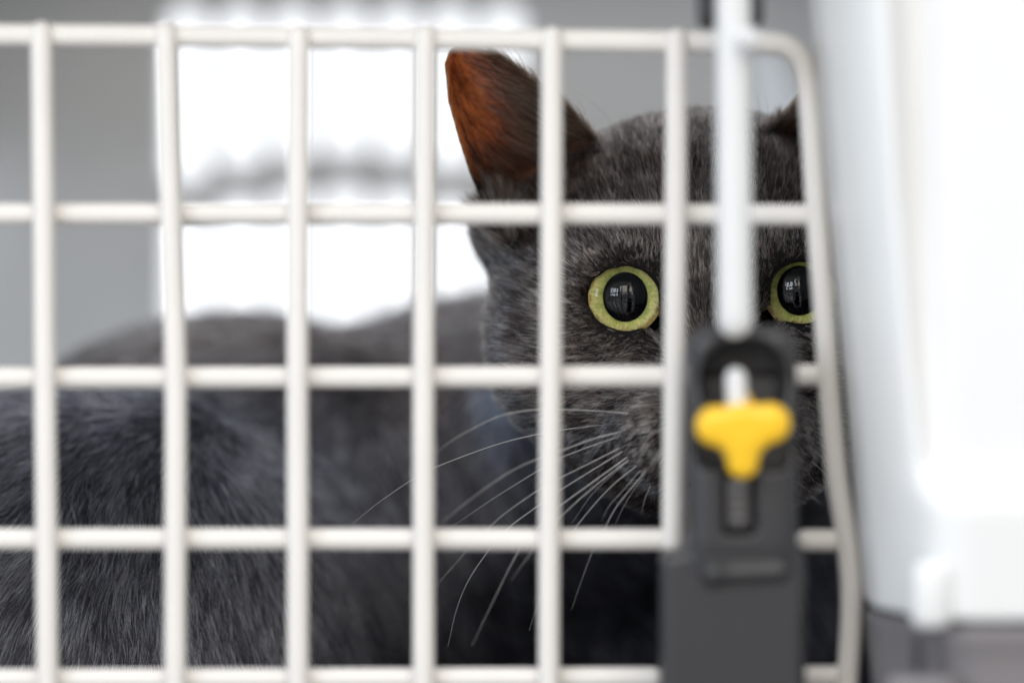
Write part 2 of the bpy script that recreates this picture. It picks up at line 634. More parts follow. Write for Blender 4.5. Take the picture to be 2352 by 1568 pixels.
def housing_sdf(p):      # p in mm: x right, y towards the rear, z up
    xa, za = L2(1576, 748); xb, zb = L2(1828, 1290)
    a = rbox(p, ((xa + xb) / 2, 0, (za + zb) / 2), ((xb - xa) / 2, 9, (za - zb) / 2), 5.5)
    xa, za = L2(1516, 1262); xb, zb = L2(1848, 1760)
    b = rbox(p, ((xa + xb) / 2, 2.0, (za + zb) / 2), ((xb - xa) / 2, 8.6, (za - zb) / 2), 3.0)
    f = smin(a, b, 4.0)
    # hollow round the bolt end, with a curved roof
    x, z = L2(1704, 872)
    f = smax(f, -ell(p, (x, -8.5, z), (11.0, 9.0, 10.5)), 2.0)
    x, z = L2(1645, 915)
    f = smax(f, -rbox(p, (x + 6.2, -5, z + 1.6), (9.5, 6, 5.0), 2.0), 1.5)
    # hollows under the knob's wings
    for xx in (1640, 1772):
        x, z = L2(xx, 1035)
        f = smax(f, -ell(p, (x, -8.5, z), (6.5, 4.0, 4.5)), 1.5)
    # slide channel
    x, z = L2(1693, 1150)
    f = smax(f, -rbox(p, (x, -7, z), (4.2, 5.0, 8.0), 1.5), 0.8)
    # raised bar
    xa, za = L2(1634, 1311); xb, zb = L2(1785, 1307)
    f = smin(f, caps(p, (xa, -7.2, za), (xb, -6.8, zb), 2.5, 2.2), 0.8)
    f = smin(f, np.linalg.norm(p - np.array([xa, -7.6, za], np.float32), axis=1) - 3.0, 0.8)
    return f

latch = bpy.data.objects.new('latch', None); C.objects.link(latch); latch.parent = carrier
latch.location = P(1702, 1100, LD) - carrier.location
latch.matrix_parent_inverse = Matrix()
bpy.context.view_layer.update()
LC = np.array(P(1702, 1100, LD))
V, F = surface(housing_sdf, (-26, -13, -78), (22, 14, 44), 0.6)
link('latch_housing', mesh_from('latch_housing', V / 1000 + LC, F), latch, M_dark)

pk = K * 0.789 * 1000
def knob_sdf(p):
    f = caps(p, ((1643 - 1705) * pk, 0, (990 - 978) * pk), ((1705 - 1705) * pk, -0.6, (990 - 985) * pk), 4.9, 5.5)
    f = smin(f, caps(p, ((1768 - 1705) * pk, 0, (990 - 972) * pk), (0, -0.6, (990 - 985) * pk), 5.0, 5.5), 2.5)
    f = smin(f, caps(p, (0, -0.3, (990 - 985) * pk), ((1706 - 1705) * pk, 0.2, (990 - 1062) * pk), 4.4, 3.9), 3.0)
    f = smin(f, caps(p, (0, 4.0, (990 - 985) * pk), (0, 5.5, (990 - 925) * pk), 3.6, 3.0), 1.0)
    f = smax(f, -p[:, 1] - 3.6, 2.2)
    return smax(f, p[:, 1] - 7.0, 1.0)
V, F = surface(knob_sdf, (-15, -8, -15), (15, 10, 15), 0.5)
link('knob', mesh_from('knob', V / 1000 + np.array(P(1705, 990, 0.7905)), F), latch, M_yellow)
V, F = tube(np.array([P(1690, 868, 0.7935), P(1691, 890, 0.7935), P(1692, 915, 0.793), P(1694, 960, 0.793)]), 0.0026, 16)
link('bolt', mesh_from('bolt', V, F), latch, M_rod)
V, F = tube(catmull([P(1682, -160, 0.789), P(1684, 100, 0.789), P(1686, 500, 0.789), P(1688, 735, 0.789)], 8), 0.0043, 20)
link('rod', mesh_from('rod', V, F), latch, M_rod)
M_slide = plastic('slider_plastic', (0.14, 0.13, 0.128, 1), 0.4, 0.2, 1200, 0.08)
sl = px_box('slider', 1670, 1722, 1096, 1212, 0.7985, 0.006, M_slide, latch, 0.001)
for k in range(4):
    px_box('ridge', 1675, 1717, 1120 + 22 * k, 1131 + 22 * k, 0.7964, 0.003, M_slide, sl, 0.0005)
# dark guide that holds the rod at the top of the opening
def guide_sdf(p):
    f = rbox(p, (0, 0, 0), (8.2, 5, 5.5), 2.0)
    f = np.minimum(f, rbox(p, (0, 2.5, 9), (4.2, 2.2, 8), 1.2))
    return smax(f, -(np.hypot(p[:, 0], p[:, 1] + 5.5) - 4.8), 0.5)
V, F = surface(guide_sdf, (-10, -8, -8), (10, 8, 19), 0.6)
link('rod_guide', mesh_from('rod_guide', V / 1000 + np.array(P(1676, 14, 0.800)), F), latch, M_dark)

# ------------------------------------------------------------------ cat
MM = 1000.0
HEYE = np.array(P(1640, 683, 0.90))
EYE_L = np.array([-24.3, -11.2, 0.2], np.float32)     # x right, f towards camera, z up (mm, from the point between the eyes)
EYE_R = np.array([24.8, -12.6, 2.0], np.float32)
EYE_RAD = 11.8


def to_head(p):
    q = (p - HEYE.astype(np.float32)) * MM
    return np.stack([q[:, 0], -q[:, 1], q[:, 2]], 1)


def from_head(q):
    return np.stack([q[:, 0], -q[:, 1], q[:, 2]], 1) / MM + HEYE


EAR = np.array([(-75.5, 67), (-73.5, 71.5), (-70, 73), (-65.0, 71.5), (-56.5, 66.5), (-48, 60), (-39, 53), (-31.5, 45), (-27, 36), (-30, 20), (-48, 10), (-55, 12), (-62, 22),
                (-66.0, 30), (-68.5, 36), (-71.5, 45), (-74.5, 56)], np.float32)


def poly_sdf(x, z, poly):
    n = len(poly)
    d = np.full(len(x), 1e9, np.float32)
    s = np.ones(len(x), np.float32)
    for i in range(n):
        a = poly[i]; b = poly[i - 1]
        ex, ez = b[0] - a[0], b[1] - a[1]
        wx, wz = x - a[0], z - a[1]
        h = np.clip((wx * ex + wz * ez) / (ex * ex + ez * ez), 0, 1)
        d = np.minimum(d, (wx - ex * h) ** 2 + (wz - ez * h) ** 2)
        c1 = z >= a[1]; c2 = z < b[1]; c3 = ex * wz > ez * wx
        m = (c1 & c2 & c3) | (~c1 & ~c2 & ~c3)
        s = np.where(m, -s, s)
    return s * np.sqrt(d)


def ear_parts(x, f, z):
    s2 = poly_sdf(x, z, EAR)
    s = np.maximum(-s2, 0)
    # front edge of the cup: inner edge sits further back where it leaves the forehead
    u = np.clip((x + 76) / 45, 0, 1)
    edge = -19 - 9 * u * u - 0.10 * np.maximum(60 - z, 0)
    g = edge - 13.5 * (1 - np.exp(-s / 5.5))
    slope = 1.0 / np.sqrt(1 + (13.5 / 5.5 * np.exp(-s / 5.5)) ** 2)
    slab = np.abs(f - g) * slope - 1.15
    return s2, slab, g


def ear_sdf(q, mirror=False):
    x = q[:, 0] if not mirror else -(q[:, 0] + 17)
    o = np.full(len(q), 20.0, np.float32)
    m = (x < -8) & (x > -100) & (q[:, 2] > -8) & (q[:, 2] < 98) & (q[:, 1] > -70) & (q[:, 1] < 10)
    s2, slab, g = ear_parts(x[m], q[m, 1], q[m, 2])
    o[m] = smax(s2, slab, 1.2)
    return o


def eye_open(q, c, inner):
    """upright oval opening in front of the eyeball, with the inner corner drawn down to the nose"""
    dx = (q[:, 0] - c[0]); dz = q[:, 2] - c[2]
    dzz = np.where(dz > 0, dz / 0.88, dz / 1.02)
    r = np.sqrt((dx / 1.02) ** 2 + dzz ** 2)
    o = r - 8.6
    cx = q[:, 0] - (c[0] + inner * 8.2); cz = q[:, 2] - (c[2] - 7.4)
    a = (cx * inner * 0.80 - cz * 0.60); b = (cx * inner * 0.60 + cz * 0.80)
    o2 = (np.sqrt((a / 5.2) ** 2 + (b / 2.6) ** 2) - 1) * 2.6
    o = smin(o, o2, 1.6)
    front = -(q[:, 1] - (c[1] - 4))
    return np.maximum(o, front)


def head_core(q):
    ax = np.stack([np.abs(q[:, 0]), q[:, 1], q[:, 2]], 1)
    f = ell(q, (0, -50, 6.5), (57, 50, 49))
    f = smin(f, ell(ax, (35, -36, -13), (27, 32, 31)), 14)            # cheeks
    f = smin(f, ell(q, (0, -24, -38), (40, 34, 24)), 12)              # jaw
    f = smin(f, ell(ax, (24, -13, 11), (17, 10, 9)), 10)              # brow
    f = smin(f, ell(q, (0, -10, -8), (13, 17, 30)), 12)               # bridge of the nose
    f = smin(f, ell(ax, (11.5, 6, -39), (16.5, 16, 13)), 8)           # whisker pads
    f = smin(f, ell(q, (0, 14, -30), (8, 10, 7)), 6)                  # nose
    f = smin(f, ell(q, (0, 0, -54), (14, 15, 9)), 6)                  # chin
    f = smin(f, ell(ax, (49, -46, 20), (17, 14, 14)), 10)             # root of the ears
    f = smin(f, ell(ax, (25, -15, -14), (17, 11, 8)), 8)              # under the eyes
    return f


def head_sdf(q):
    f = head_core(q)
    f = smin(f, ear_sdf(q), 3.5)
    f = smin(f, ear_sdf(q, True), 3.5)
    for c, s in ((EYE_L, 1), (EYE_R, -1)):
        f = smax(f, -eye_open(q, c, s), 1.4)
        f = np.maximum(f, -(np.linalg.norm(q - c, axis=1) - (EYE_RAD + 0.25)))
    return f


def WP(x, y, d):
    return np.array(P(x, y, d), np.float32)


B_TORSO = (WP(560, 1330, 1.09), (0.104, 0.100, 0.088))
B_HAUNCH = (WP(205, 1560, 0.988), (0.086, 0.088, 0.090))
B_NECK = (WP(1060, 1010, 1.12), (0.052, 0.062, 0.047))
B_CHEST = (WP(1330, 1420, 1.095), (0.070, 0.052, 0.105))


def body_sdf(p):
    f = ell(p, *B_TORSO)
    f = smin(f, ell(p, *B_HAUNCH), 0.022)
    f = smin(f, ell(p, *B_NECK), 0.018)
    f = smin(f, ell(p, *B_CHEST), 0.030)
    f = smin(f, caps(p, WP(1640, 760, 0.965), WP(1300, 1150, 1.10), 0.046, 0.050), 0.03)
    f = smin(f, ell(p, WP(1780, 1380, 1.075), (0.056, 0.050, 0.095)), 0.03)
    # forelegs and paws, hind paw, tail laid along the side
    for dx in (-0.028, 0.030):
        c = B_CHEST[0]
        f = smin(f, caps(p, c + np.array([dx, -0.015, -0.05], np.float32), np.array([c[0] + dx, 0.975, 0.038], np.float32), 0.024, 0.0155), 0.012)
        f = smin(f, ell(p, (c[0] + dx, 0.955, 0.034), (0.016, 0.024, 0.0135)), 0.008)
    h = B_HAUNCH[0]
    f = smin(f, caps(p, (h[0] - 0.02, 0.95, 0.035), (h[0] + 0.075, 0.935, 0.034), 0.018, 0.0145), 0.012)
    f = smin(f, caps(p, (h[0] - 0.055, 1.08, 0.05), (h[0] - 0.06, 0.96, 0.036), 0.019, 0.015), 0.012)
    return f


def cat_sdf(p):
    q = to_head(p)
    far = np.linalg.norm(q - np.array([0, -40, 0], np.float32), axis=1)
    hs = far - 75
    m = far < 125
    hs[m] = head_sdf(q[m])
    return smin(body_sdf(p) * MM, hs, 9.0)


V, F = surface(cat_sdf, (-0.238, 0.868, 0.018), (0.150, 1.215, 0.292), 0.0010, 4, 1000.0)
# even out the lid edges
qv_ = to_head(V)
lid = np.zeros(len(V), bool)
for c_, s_ in ((EYE_L, 1), (EYE_R, -1)):
    o_ = eye_open(qv_, c_, s_)
    lid |= (np.abs(o_) < 4.5) & (qv_[:, 1] > c_[1] - 3) & (np.linalg.norm(qv_ - c_, axis=1) < 22)
eds = np.concatenate([F[:, [0, 1]], F[:, [1, 2]], F[:, [2, 3]], F[:, [3, 0]]])
eds = eds[lid[eds[:, 0]] | lid[eds[:, 1]]]
for _ in range(10):
    acc_ = np.zeros_like(V); n_acc = np.zeros(len(V), np.float32)
    for a_, b_ in ((0, 1), (1, 0)):
        np.add.at(acc_, eds[:, a_], V[eds[:, b_]]); np.add.at(n_acc, eds[:, a_], 1)
    V[lid] = 0.45 * V[lid] + 0.55 * acc_[lid] / n_acc[lid][:, None]
cat = empty('cat', (-0.02, 1.0, 0.0205), 'grey shorthaired cat with yellow green eyes crouching inside the carrier', 'cat')
me = mesh_from('cat_body', V, F)

m_skin, nt, b, out = new_mat('cat_skin')
b.inputs['Base Color'].default_value = (0.014, 0.012, 0.012, 1)
b.inputs['Roughness'].default_value = 0.8
b.inputs['Specular IOR Level'].default_value = 0.12
b2 = nt.nodes.new('ShaderNodeBsdfPrincipled')
nz = nt.nodes.new('ShaderNodeTexNoise'); nz.inputs['Scale'].default_value = 130; nz.inputs['Detail'].default_value = 6
cr = nt.nodes.new('ShaderNodeValToRGB')
cr.color_ramp.elements[0].color = (0.42, 0.12, 0.035, 1); cr.color_ramp.elements[1].color = (0.85, 0.34, 0.09, 1)
tc = nt.nodes.new('ShaderNodeTexCoord')
nt.links.new(tc.outputs['Object'], nz.inputs['Vector'])
nt.links.new(nz.outputs['Fac'], cr.inputs[0]); nt.links.new(cr.outputs[0], b2.inputs['Base Color'])
b2.inputs['Subsurface Weight'].default_value = 1.0
b2.inputs['Subsurface Radius'].default_value = (1.0, 0.42, 0.20)
b2.inputs['Subsurface Scale'].default_value = 0.0050
b2.inputs['Roughness'].default_value = 0.55
b3 = nt.nodes.new('ShaderNodeBsdfPrincipled')
b3.inputs['Base Color'].default_value = (0.006, 0.005, 0.005, 1); b3.inputs['Roughness'].default_value = 0.18
a1 = nt.nodes.new('ShaderNodeAttribute'); a1.attribute_name = 'ear'
a2 = nt.nodes.new('ShaderNodeAttribute'); a2.attribute_name = 'rim'
mx1 = nt.nodes.new('ShaderNodeMixShader'); mx2 = nt.nodes.new('ShaderNodeMixShader')
nt.links.new(a1.outputs['Fac'], mx1.inputs[0]); nt.links.new(b.outputs[0], mx1.inputs[1]); nt.links.new(b2.outputs[0], mx1.inputs[2])
nt.links.new(a2.outputs['Fac'], mx2.inputs[0]); nt.links.new(mx1.outputs[0], mx2.inputs[1]); nt.links.new(b3.outputs[0], mx2.inputs[2])
nt.links.new(mx2.outputs[0], out.inputs['Surface'])

body = link('cat_body', me, cat, m_skin)
nv = len(me.vertices)
VN = np.empty(nv * 3, np.float32); me.vertex_normals.foreach_get('vector', VN); VN = VN.reshape(-1, 3)
VC = np.empty(nv * 3, np.float32); me.vertices.foreach_get('co', VC); VC = VC.reshape(-1, 3)


def ear_mask(q):
    m = np.zeros(len(q), np.float32)
    for mir in (False, True):
        x = q[:, 0] if not mir else -(q[:, 0] + 17)
        k_ = np.flatnonzero((x < -20) & (x > -80) & (q[:, 2] > 22) & (q[:, 2] < 80) & (q[:, 1] > -60) & (q[:, 1] < 0))
        qq = q[k_]
        s2, slab, g = ear_parts(x[k_], qq[:, 1], qq[:, 2])
        core = head_core(qq)
        m[k_] = np.maximum(m[k_], sstep(0.0, 5.0, core) * sstep(23, 32, qq[:, 2]) * (0.41 + 0.59 * sstep(-0.5, 3.5, -s2)) * (s2 < 2.5) * (np.abs(slab) < 4))
    return m


def rim_mask(q):
    m = np.zeros(len(q), np.float32)
    for c, s in ((EYE_L, 1), (EYE_R, -1)):
        o = eye_open(q, c, s)
        m = np.maximum(m, (1 - sstep(0.35, 1.2, o)) * (q[:, 1] > c[1] - 6))
    return m


QV = to_head(VC)
em = ear_mask(QV); rm = rim_mask(QV)
for nm, arr in (('ear', em * np.where(QV[:, 0] < 0, (1 - 0.9 * sstep(-57, -43, QV[:, 0])) * sstep(31, 47, QV[:, 2]), 0.15)), ('rim', rm)):
    at = me.attributes.new(nm, 'FLOAT', 'POINT'); at.data.foreach_set('value', arr.astype(np.float32))

# ---- fur
tri = np.concatenate([F[:, [0, 1, 2]], F[:, [0, 2, 3]]])
A, Bv, Cv = VC[tri[:, 0]], VC[tri[:, 1]], VC[tri[:, 2]]
areas = 0.5 * np.linalg.norm(np.cross(Bv - A, Cv - A), axis=1)
cen = (A + Bv + Cv) / 3
ncen = VN[tri[:, 0]] + VN[tri[:, 1]] + VN[tri[:, 2]]
ncen /= np.linalg.norm(ncen, axis=1)[:, None] + 1e-9
tocam = np.array([0, 0, CAMZ], np.float32) - cen
tocam /= np.linalg.norm(tocam, axis=1)[:, None]
facing = (ncen * tocam).sum(1)
pxx = cen[:, 0] / (K * cen[:, 1]) + 1176; pyy = 784 - (cen[:, 2] - CAMZ) / (K * cen[:, 1])
inview = (pxx > -250) & (pxx < 2250) & (pyy > -100) & (pyy < 1800)
qc = to_head(cen)
ishead = head_sdf(qc) < body_sdf(cen) * MM + 3
emc = ear_mask(qc)
dens = np.where(ishead, 17.0, 8.0) * 1e6          # hairs per square metre
dens = np.where((facing > -0.45) & inview, dens, dens * 0.14)
dens = np.where(emc > 0.5, np.where(facing > 0, 2.5e6 + 10.0e6 * np.clip((np.where(qc[:, 0] < 3, qc[:, 0] + 63, 63 - qc[:, 0] - 17)) / 22, 0, 1) + 9e6 * np.clip((44 - qc[:, 2]) / 18, 0, 1), 6.0e6), dens)
eo = np.minimum(eye_open(qc, EYE_L, 1), eye_open(qc, EYE_R, -1))
dens = np.where(ishead & (eo < 7) & (qc[:, 1] > -30), dens * 2.0, dens)
prob = areas * dens
NH = int(prob.sum())
ti = rng.choice(len(tri), NH, p=prob / prob.sum())
r1 = np.sqrt(rng.random(NH)); r2 = rng.random(NH)
bw = np.stack([1 - r1, r1 * (1 - r2), r1 * r2], 1).astype(np.float32)
root = (VC[tri[ti]] * bw[:, :, None]).sum(1)
nor = (VN[tri[ti]] * bw[:, :, None]).sum(1); nor /= np.linalg.norm(nor, axis=1)[:, None] + 1e-9
q = to_head(root)
keep = rim_mask(q) < 0.25 + 0.3 * rng.random(NH)
keep &= ~((ear_mask(q) > 0.25) & (poly_sdf(q[:, 0], q[:, 2], EAR) > -1.6) & (q[:, 0] < -61))
root, nor, q, ti = root[keep], nor[keep], q[keep], ti[keep]
NH = len(root)
hd = ishead[ti]
face_cam = facing[ti]


def vnoise(p, scale, seed):
    """smooth pseudo-noise, three values per point"""
    r_ = np.random.default_rng(seed)
    o = np.zeros((len(p), 3), np.float32)
    for k in range(5):
        kv = r_.normal(size=(3, 3)).astype(np.float32) * scale * (1.0 + 0.5 * k)
        ph = r_.random(3) * 6.28
        o += np.sin(p @ kv + ph.astype(np.float32)) / (1 + 0.35 * k)
    return o / 2.2


# flow of the coat, in head axes (x right, f towards camera, z up)
nose = np.array([0, 16, -27], np.float32)
v = q - nose
v[:, 1] *= 0.75
v /= np.linalg.norm(v, axis=1)[:, None] + 1e-6
v[:, 1] -= 0.25
v[:, 2] += 0.35 * np.clip((q[:, 2] - 8) / 25, 0, 1)
low_face = np.clip((-q[:, 2] - 34) / 18, 0, 1)
v[:, 2] -= 0.5 * low_face
v[:, 0] += -0.3 * low_face * np.sign(-q[:, 0])
L = 5.2 + 2.0 * np.clip((q[:, 2] - 15) / 25, 0, 1) + 5.0 * np.clip((np.abs(q[:, 0]) - 36) / 22, 0, 1) + 3.0 * low_face
lift = np.full(NH, 0.32, np.float32)
for c, s in ((EYE_L, 1), (EYE_R, -1)):
    dxy = q - c; dxy[:, 1] = 0
    r = np.linalg.norm(dxy, axis=1)
    wgt = np.exp(-np.maximum(r - 10, 0) / 6.0) * (q[:, 1] > -40)
    v += 1.5 * wgt[:, None] * dxy / (r[:, None] + 1e-6)
    L *= 1 - 0.48 * np.exp(-np.maximum(r - 10, 0) / 5.0) * (q[:, 1] > -40)
    lift *= 1 - 0.55 * wgt
L = np.where((np.abs(q[:, 0]) < 9) & (q[:, 1] > 14), 3.0, L)
L *= 1 - 0.45 * np.exp(-(((np.abs(q[:, 0]) - 19) / 11) ** 2 + ((q[:, 2] + 40) / 9) ** 2)) * (q[:, 1] > -12)
ew = ear_mask(q)
inner_ear = (ew > 0.4) & (face_cam > 0.05)
side = np.where(q[:, 0] < 3, 1.0, -1.0)
ev = np.stack([-0.75 * side, np.full(NH, 0.15), np.full(NH, 0.45)], 1).astype(np.float32)
bev = np.stack([-0.35 * side, np.full(NH, -0.1), np.full(NH, 1.0)], 1).astype(np.float32)
v = np.where((ew > 0.4)[:, None], np.where(inner_ear[:, None], ev, bev), v)
u_in = np.clip((np.abs(q[:, 0] + (0)) - 36) / 38, 0, 1)
L = np.where(ew > 0.4, np.where(inner_ear, 9.0 * (1 - 0.6 * u_in) + 2, 3.2), L)
lift = np.where(inner_ear, 0.35, lift)
L = np.where((ew > 0.05) & (q[:, 2] < 36) & (np.abs(q[:, 0]) > 63), 2.4, L)
v = np.stack([v[:, 0], -v[:, 1], v[:, 2]], 1)
# body: down and slightly towards the tail; towards the left on the shoulders
h0 = B_HAUNCH[0]
ang = np.clip((root[:, 0] - h0[0]) / 0.09, -1.3, 1.3)
vb = np.stack([0.25 + 0.55 * ang - 0.55, np.full(NH, 0.0), np.full(NH, -1.0)], 1).astype(np.float32)
upw = np.clip((root[:, 2] - 0.165) / 0.04, 0, 1)
vb[:, 0] -= 1.2 * upw; vb[:, 2] += 0.75 * upw
Lb = np.full(NH, 13.5)
hdf = np.clip((body_sdf(root) * MM - head_sdf(q)) / 14 + 0.5, 0, 1)
v = v / (np.linalg.norm(v, axis=1)[:, None] + 1e-6)
vb = vb / np.linalg.norm(vb, axis=1)[:, None]
d = hdf[:, None] * v + (1 - hdf[:, None]) * vb
L = hdf * L + (1 - hdf) * Lb
lift = hdf * lift + (1 - hdf) * 0.24
d += 0.15 * vnoise(root, 160.0, 1) * (0.6 + 0.7 * (1 - hdf[:, None])) + 0.14 * vnoise(root, 700.0, 2) + rng.normal(0, 0.11, (NH, 3))
tg = d - (d * nor).sum(1)[:, None] * nor
tg /= np.linalg.norm(tg, axis=1)[:, None] + 1e-6
L = L * (0.55 + 0.7 * rng.random(NH)) / MM
edge_d = np.minimum(-poly_sdf(q[:, 0], q[:, 2], EAR), 99)
L = np.where((ew > 0.4) & (edge_d < 2.2) & (q[:, 0] < -62), 0.0016, L)
long_ear = inner_ear & (rng.random(NH) < 0.035)
L = np.where(long_ear, L * 1.9, L)
guard = (rng.random(NH) < np.where(hd, 0.080, 0.125)) & (ew < 0.05)
L = np.where(guard, L * 1.2, L)
lift = lift * (0.6 + 0.8 * rng.random(NH))
NP = 5
pts = np.empty((NH, NP, 3), np.float32)
wob = rng.normal(0, 0.10, (NH, 3)).astype(np.float32)
for k in range(NP):
    t_ = k / (NP - 1)
    pts[:, k] = (root - nor * 0.0004 + (L * t_ * np.cos(lift))[:, None] * tg + (L * np.sin(lift) * (t_ - 0.62 * t_ * t_))[:, None] * nor
                 + (L * t_ * t_)[:, None] * wob)
# neighbouring hairs lean together into fine locks
cellsz = np.where(hdf > 0.5, 0.0009, 0.0014)[:, None]
cid = np.floor((root + 0.0006 * vnoise(root, 900.0, 9)) / cellsz).astype(np.int64)
key = ((cid[:, 0] * 73856093) ^ (cid[:, 1] * 19349663) ^ (cid[:, 2] * 83492791)) + (hdf > 0.5)
_, inv = np.unique(key, return_inverse=True)
ncl = inv.max() + 1
cntc = np.bincount(inv, minlength=ncl)[:, None]
mp = np.stack([np.bincount(inv, pts[:, -1, i], ncl) for i in range(3)], 1) / cntc
mr = np.stack([np.bincount(inv, root[:, i], ncl) for i in range(3)], 1) / cntc
mp += rng.normal(0, 0.0006, mp.shape)
cl_s = (0.35 + 0.55 * rng.random(ncl))[inv] * np.where(ew > 0.4, 0.3, 1.0)
tipshift = (mp[inv] - pts[:, -1]) * cl_s[:, None]
for k in range(1, NP):
    t_ = k / (NP - 1)
    pts[:, k] += tipshift * t_ ** 1.3
cl_tone = rng.normal(0, 0.10, ncl)[inv]
wid = np.where(hd, 0.000062, 0.000080) * (0.75 + 0.5 * rng.random(NH))
sparse = (face_cam < -0.45)
wid = np.where(sparse, wid * 2.2, wid)
wid = np.where(ew > 0.4, 0.000052, wid)
rad = wid[:, None] * np.array([1.0, 1.0, 0.9, 0.6, 0.12])[None]
tone = 0.24 + 0.07 * hdf + 0.25 * rng.random(NH) + 0.15 * vnoise(root, 420.0, 5)[:, 0] + cl_tone
tone = np.where(guard, np.where(hd, 0.78, 0.92) + 0.4 * rng.random(NH) + 0.5 * cl_tone, tone)  # brighter guard hairs; on the body they carry sheen as colour
tone = np.where(long_ear, 1.2, np.where(inner_ear, np.minimum(tone, 0.75), tone))
wid = np.where(guard, wid * 1.55, wid)
rad = wid[:, None] * np.array([1.0, 1.0, 0.9, 0.6, 0.12])[None]
# darker spots where the whiskers grow
for sx in (-1, 1):
    for (wx, wz) in ((-27, -34), (-20, -33), (-27, -38), (-21, -38.5), (-15, -38), (-24, -43), (-18, -43.5), (-12, -43), (-20, -48), (-14, -48)):
        r2_ = (q[:, 0] + sx * wx) ** 2 + (q[:, 2] - wz) ** 2
        tone *= 1 - 0.85 * np.exp(-r2_ / 2.8) * (q[:, 1] > -8)
tone += 0.32 * np.exp(-(((np.abs(q[:, 0]) - 18) / 13) ** 2 + ((q[:, 2] + 41) / 11) ** 2)) * (q[:, 1] > -12)
tone = np.clip(tone, 0.06, 1.5)

hc = bpy.data.hair_curves.new('fur')
hc.add_curves([NP] * NH)
hc.attributes['position'].data.foreach_set('vector', pts.reshape(-1))
ra = hc.attributes.get('radius') or hc.attributes.new('radius', 'FLOAT', 'POINT')
ra.data.foreach_set('value', rad.astype(np.float32).reshape(-1))
ta = hc.attributes.new('tone', 'FLOAT', 'CURVE')
ta.data.foreach_set('value', tone.astype(np.float32))
fa = hc.attributes.new('warm_light', 'FLOAT', 'CURVE')
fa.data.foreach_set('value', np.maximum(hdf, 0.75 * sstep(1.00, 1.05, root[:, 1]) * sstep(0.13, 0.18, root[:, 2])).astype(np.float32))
wa = hc.attributes.new('earhair', 'FLOAT', 'CURVE')
wa.data.foreach_set('value', np.clip(ew * 2.4, 0, 1).astype(np.float32))

m_fur = bpy.data.materials.new('fur'); m_fur.use_nodes = True
nt = m_fur.node_tree
for n in list(nt.nodes):
    nt.nodes.remove(n)
out = nt.nodes.new('ShaderNodeOutputMaterial')
hb = nt.nodes.new('ShaderNodeBsdfHairPrincipled')
hb.model = 'CHIANG'
hb.parametrization = 'COLOR'
at = nt.nodes.new('ShaderNodeAttribute'); at.attribute_name = 'tone'
ramp = nt.nodes.new('ShaderNodeValToRGB')
e = ramp.color_ramp.elements
e[0].position = 0.0; e[0].color = (0.006, 0.005, 0.005, 1)
e[1].position = 1.0; e[1].color = (0.66, 0.60, 0.575, 1)
n_ = e.new(0.5); n_.color = (0.021, 0.0188, 0.0183, 1)
nt.links.new(at.outputs['Fac'], ramp.inputs[0])
at2 = nt.nodes.new('ShaderNodeAttribute'); at2.attribute_name = 'earhair'
mxe = nt.nodes.new('ShaderNodeMixRGB')
er = nt.nodes.new('ShaderNodeValToRGB')
er.color_ramp.elements[0].position = 0.25; er.color_ramp.elements[0].color = (0.030, 0.016, 0.010, 1)
er.color_ramp.elements[1].position = 1.0; er.color_ramp.elements[1].color = (0.62, 0.46, 0.36, 1)
k_ = er.color_ramp.elements.new(0.62); k_.color = (0.075, 0.040, 0.024, 1)
nt.links.new(at.outputs['Fac'], er.inputs[0])
nt.links.new(er.outputs[0], mxe.inputs[2])
nt.links.new(at2.outputs['Fac'], mxe.inputs[0])
# warm light on face and back, bluish light on body, put into hair colour
at3 = nt.nodes.new('ShaderNodeAttribute'); at3.attribute_name = 'warm_light'
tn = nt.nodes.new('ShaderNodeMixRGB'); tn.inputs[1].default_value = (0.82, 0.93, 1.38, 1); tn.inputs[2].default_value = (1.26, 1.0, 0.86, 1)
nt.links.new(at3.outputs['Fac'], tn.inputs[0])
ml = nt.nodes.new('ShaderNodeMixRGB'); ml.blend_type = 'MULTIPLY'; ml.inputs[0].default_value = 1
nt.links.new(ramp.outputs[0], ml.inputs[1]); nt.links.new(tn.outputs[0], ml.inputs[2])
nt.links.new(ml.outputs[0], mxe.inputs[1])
# shade between hairs put into their colour: dark roots, paler tips
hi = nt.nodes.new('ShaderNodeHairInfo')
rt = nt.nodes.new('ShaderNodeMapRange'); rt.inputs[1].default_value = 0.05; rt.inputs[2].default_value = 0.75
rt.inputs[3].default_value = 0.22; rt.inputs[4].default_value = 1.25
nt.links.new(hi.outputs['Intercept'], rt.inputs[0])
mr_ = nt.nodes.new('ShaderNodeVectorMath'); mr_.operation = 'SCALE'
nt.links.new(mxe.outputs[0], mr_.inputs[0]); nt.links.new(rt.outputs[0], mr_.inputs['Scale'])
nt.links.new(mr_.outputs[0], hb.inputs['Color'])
hb.inputs['Roughness'].default_value = 0.22
hb.inputs['Coat'].default_value = 0.4
hb.inputs['Radial Roughness'].default_value = 0.45
hb.inputs['Random Roughness'].default_value = 0.2
nt.links.new(hb.outputs[0], out.inputs['Surface'])
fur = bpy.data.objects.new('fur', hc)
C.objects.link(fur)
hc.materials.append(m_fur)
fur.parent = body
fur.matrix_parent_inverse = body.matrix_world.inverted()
fur['label'] = 'dense grey fur'
print('HAIRS', NH, 'VERTS', nv)

# ---- eyes
m_ball, nt, b, out = new_mat('eyeball')
b.inputs['Base Color'].default_value = (0.006, 0.005, 0.005, 1); b.inputs['Roughness'].default_value = 0.15
m_pupil, nt, b, out = new_mat('pupil')
b.inputs['Base Color'].default_value = (0.002, 0.002, 0.003, 1); b.inputs['Roughness'].default_value = 0.6
b.inputs['Specular IOR Level'].default_value = 0.0
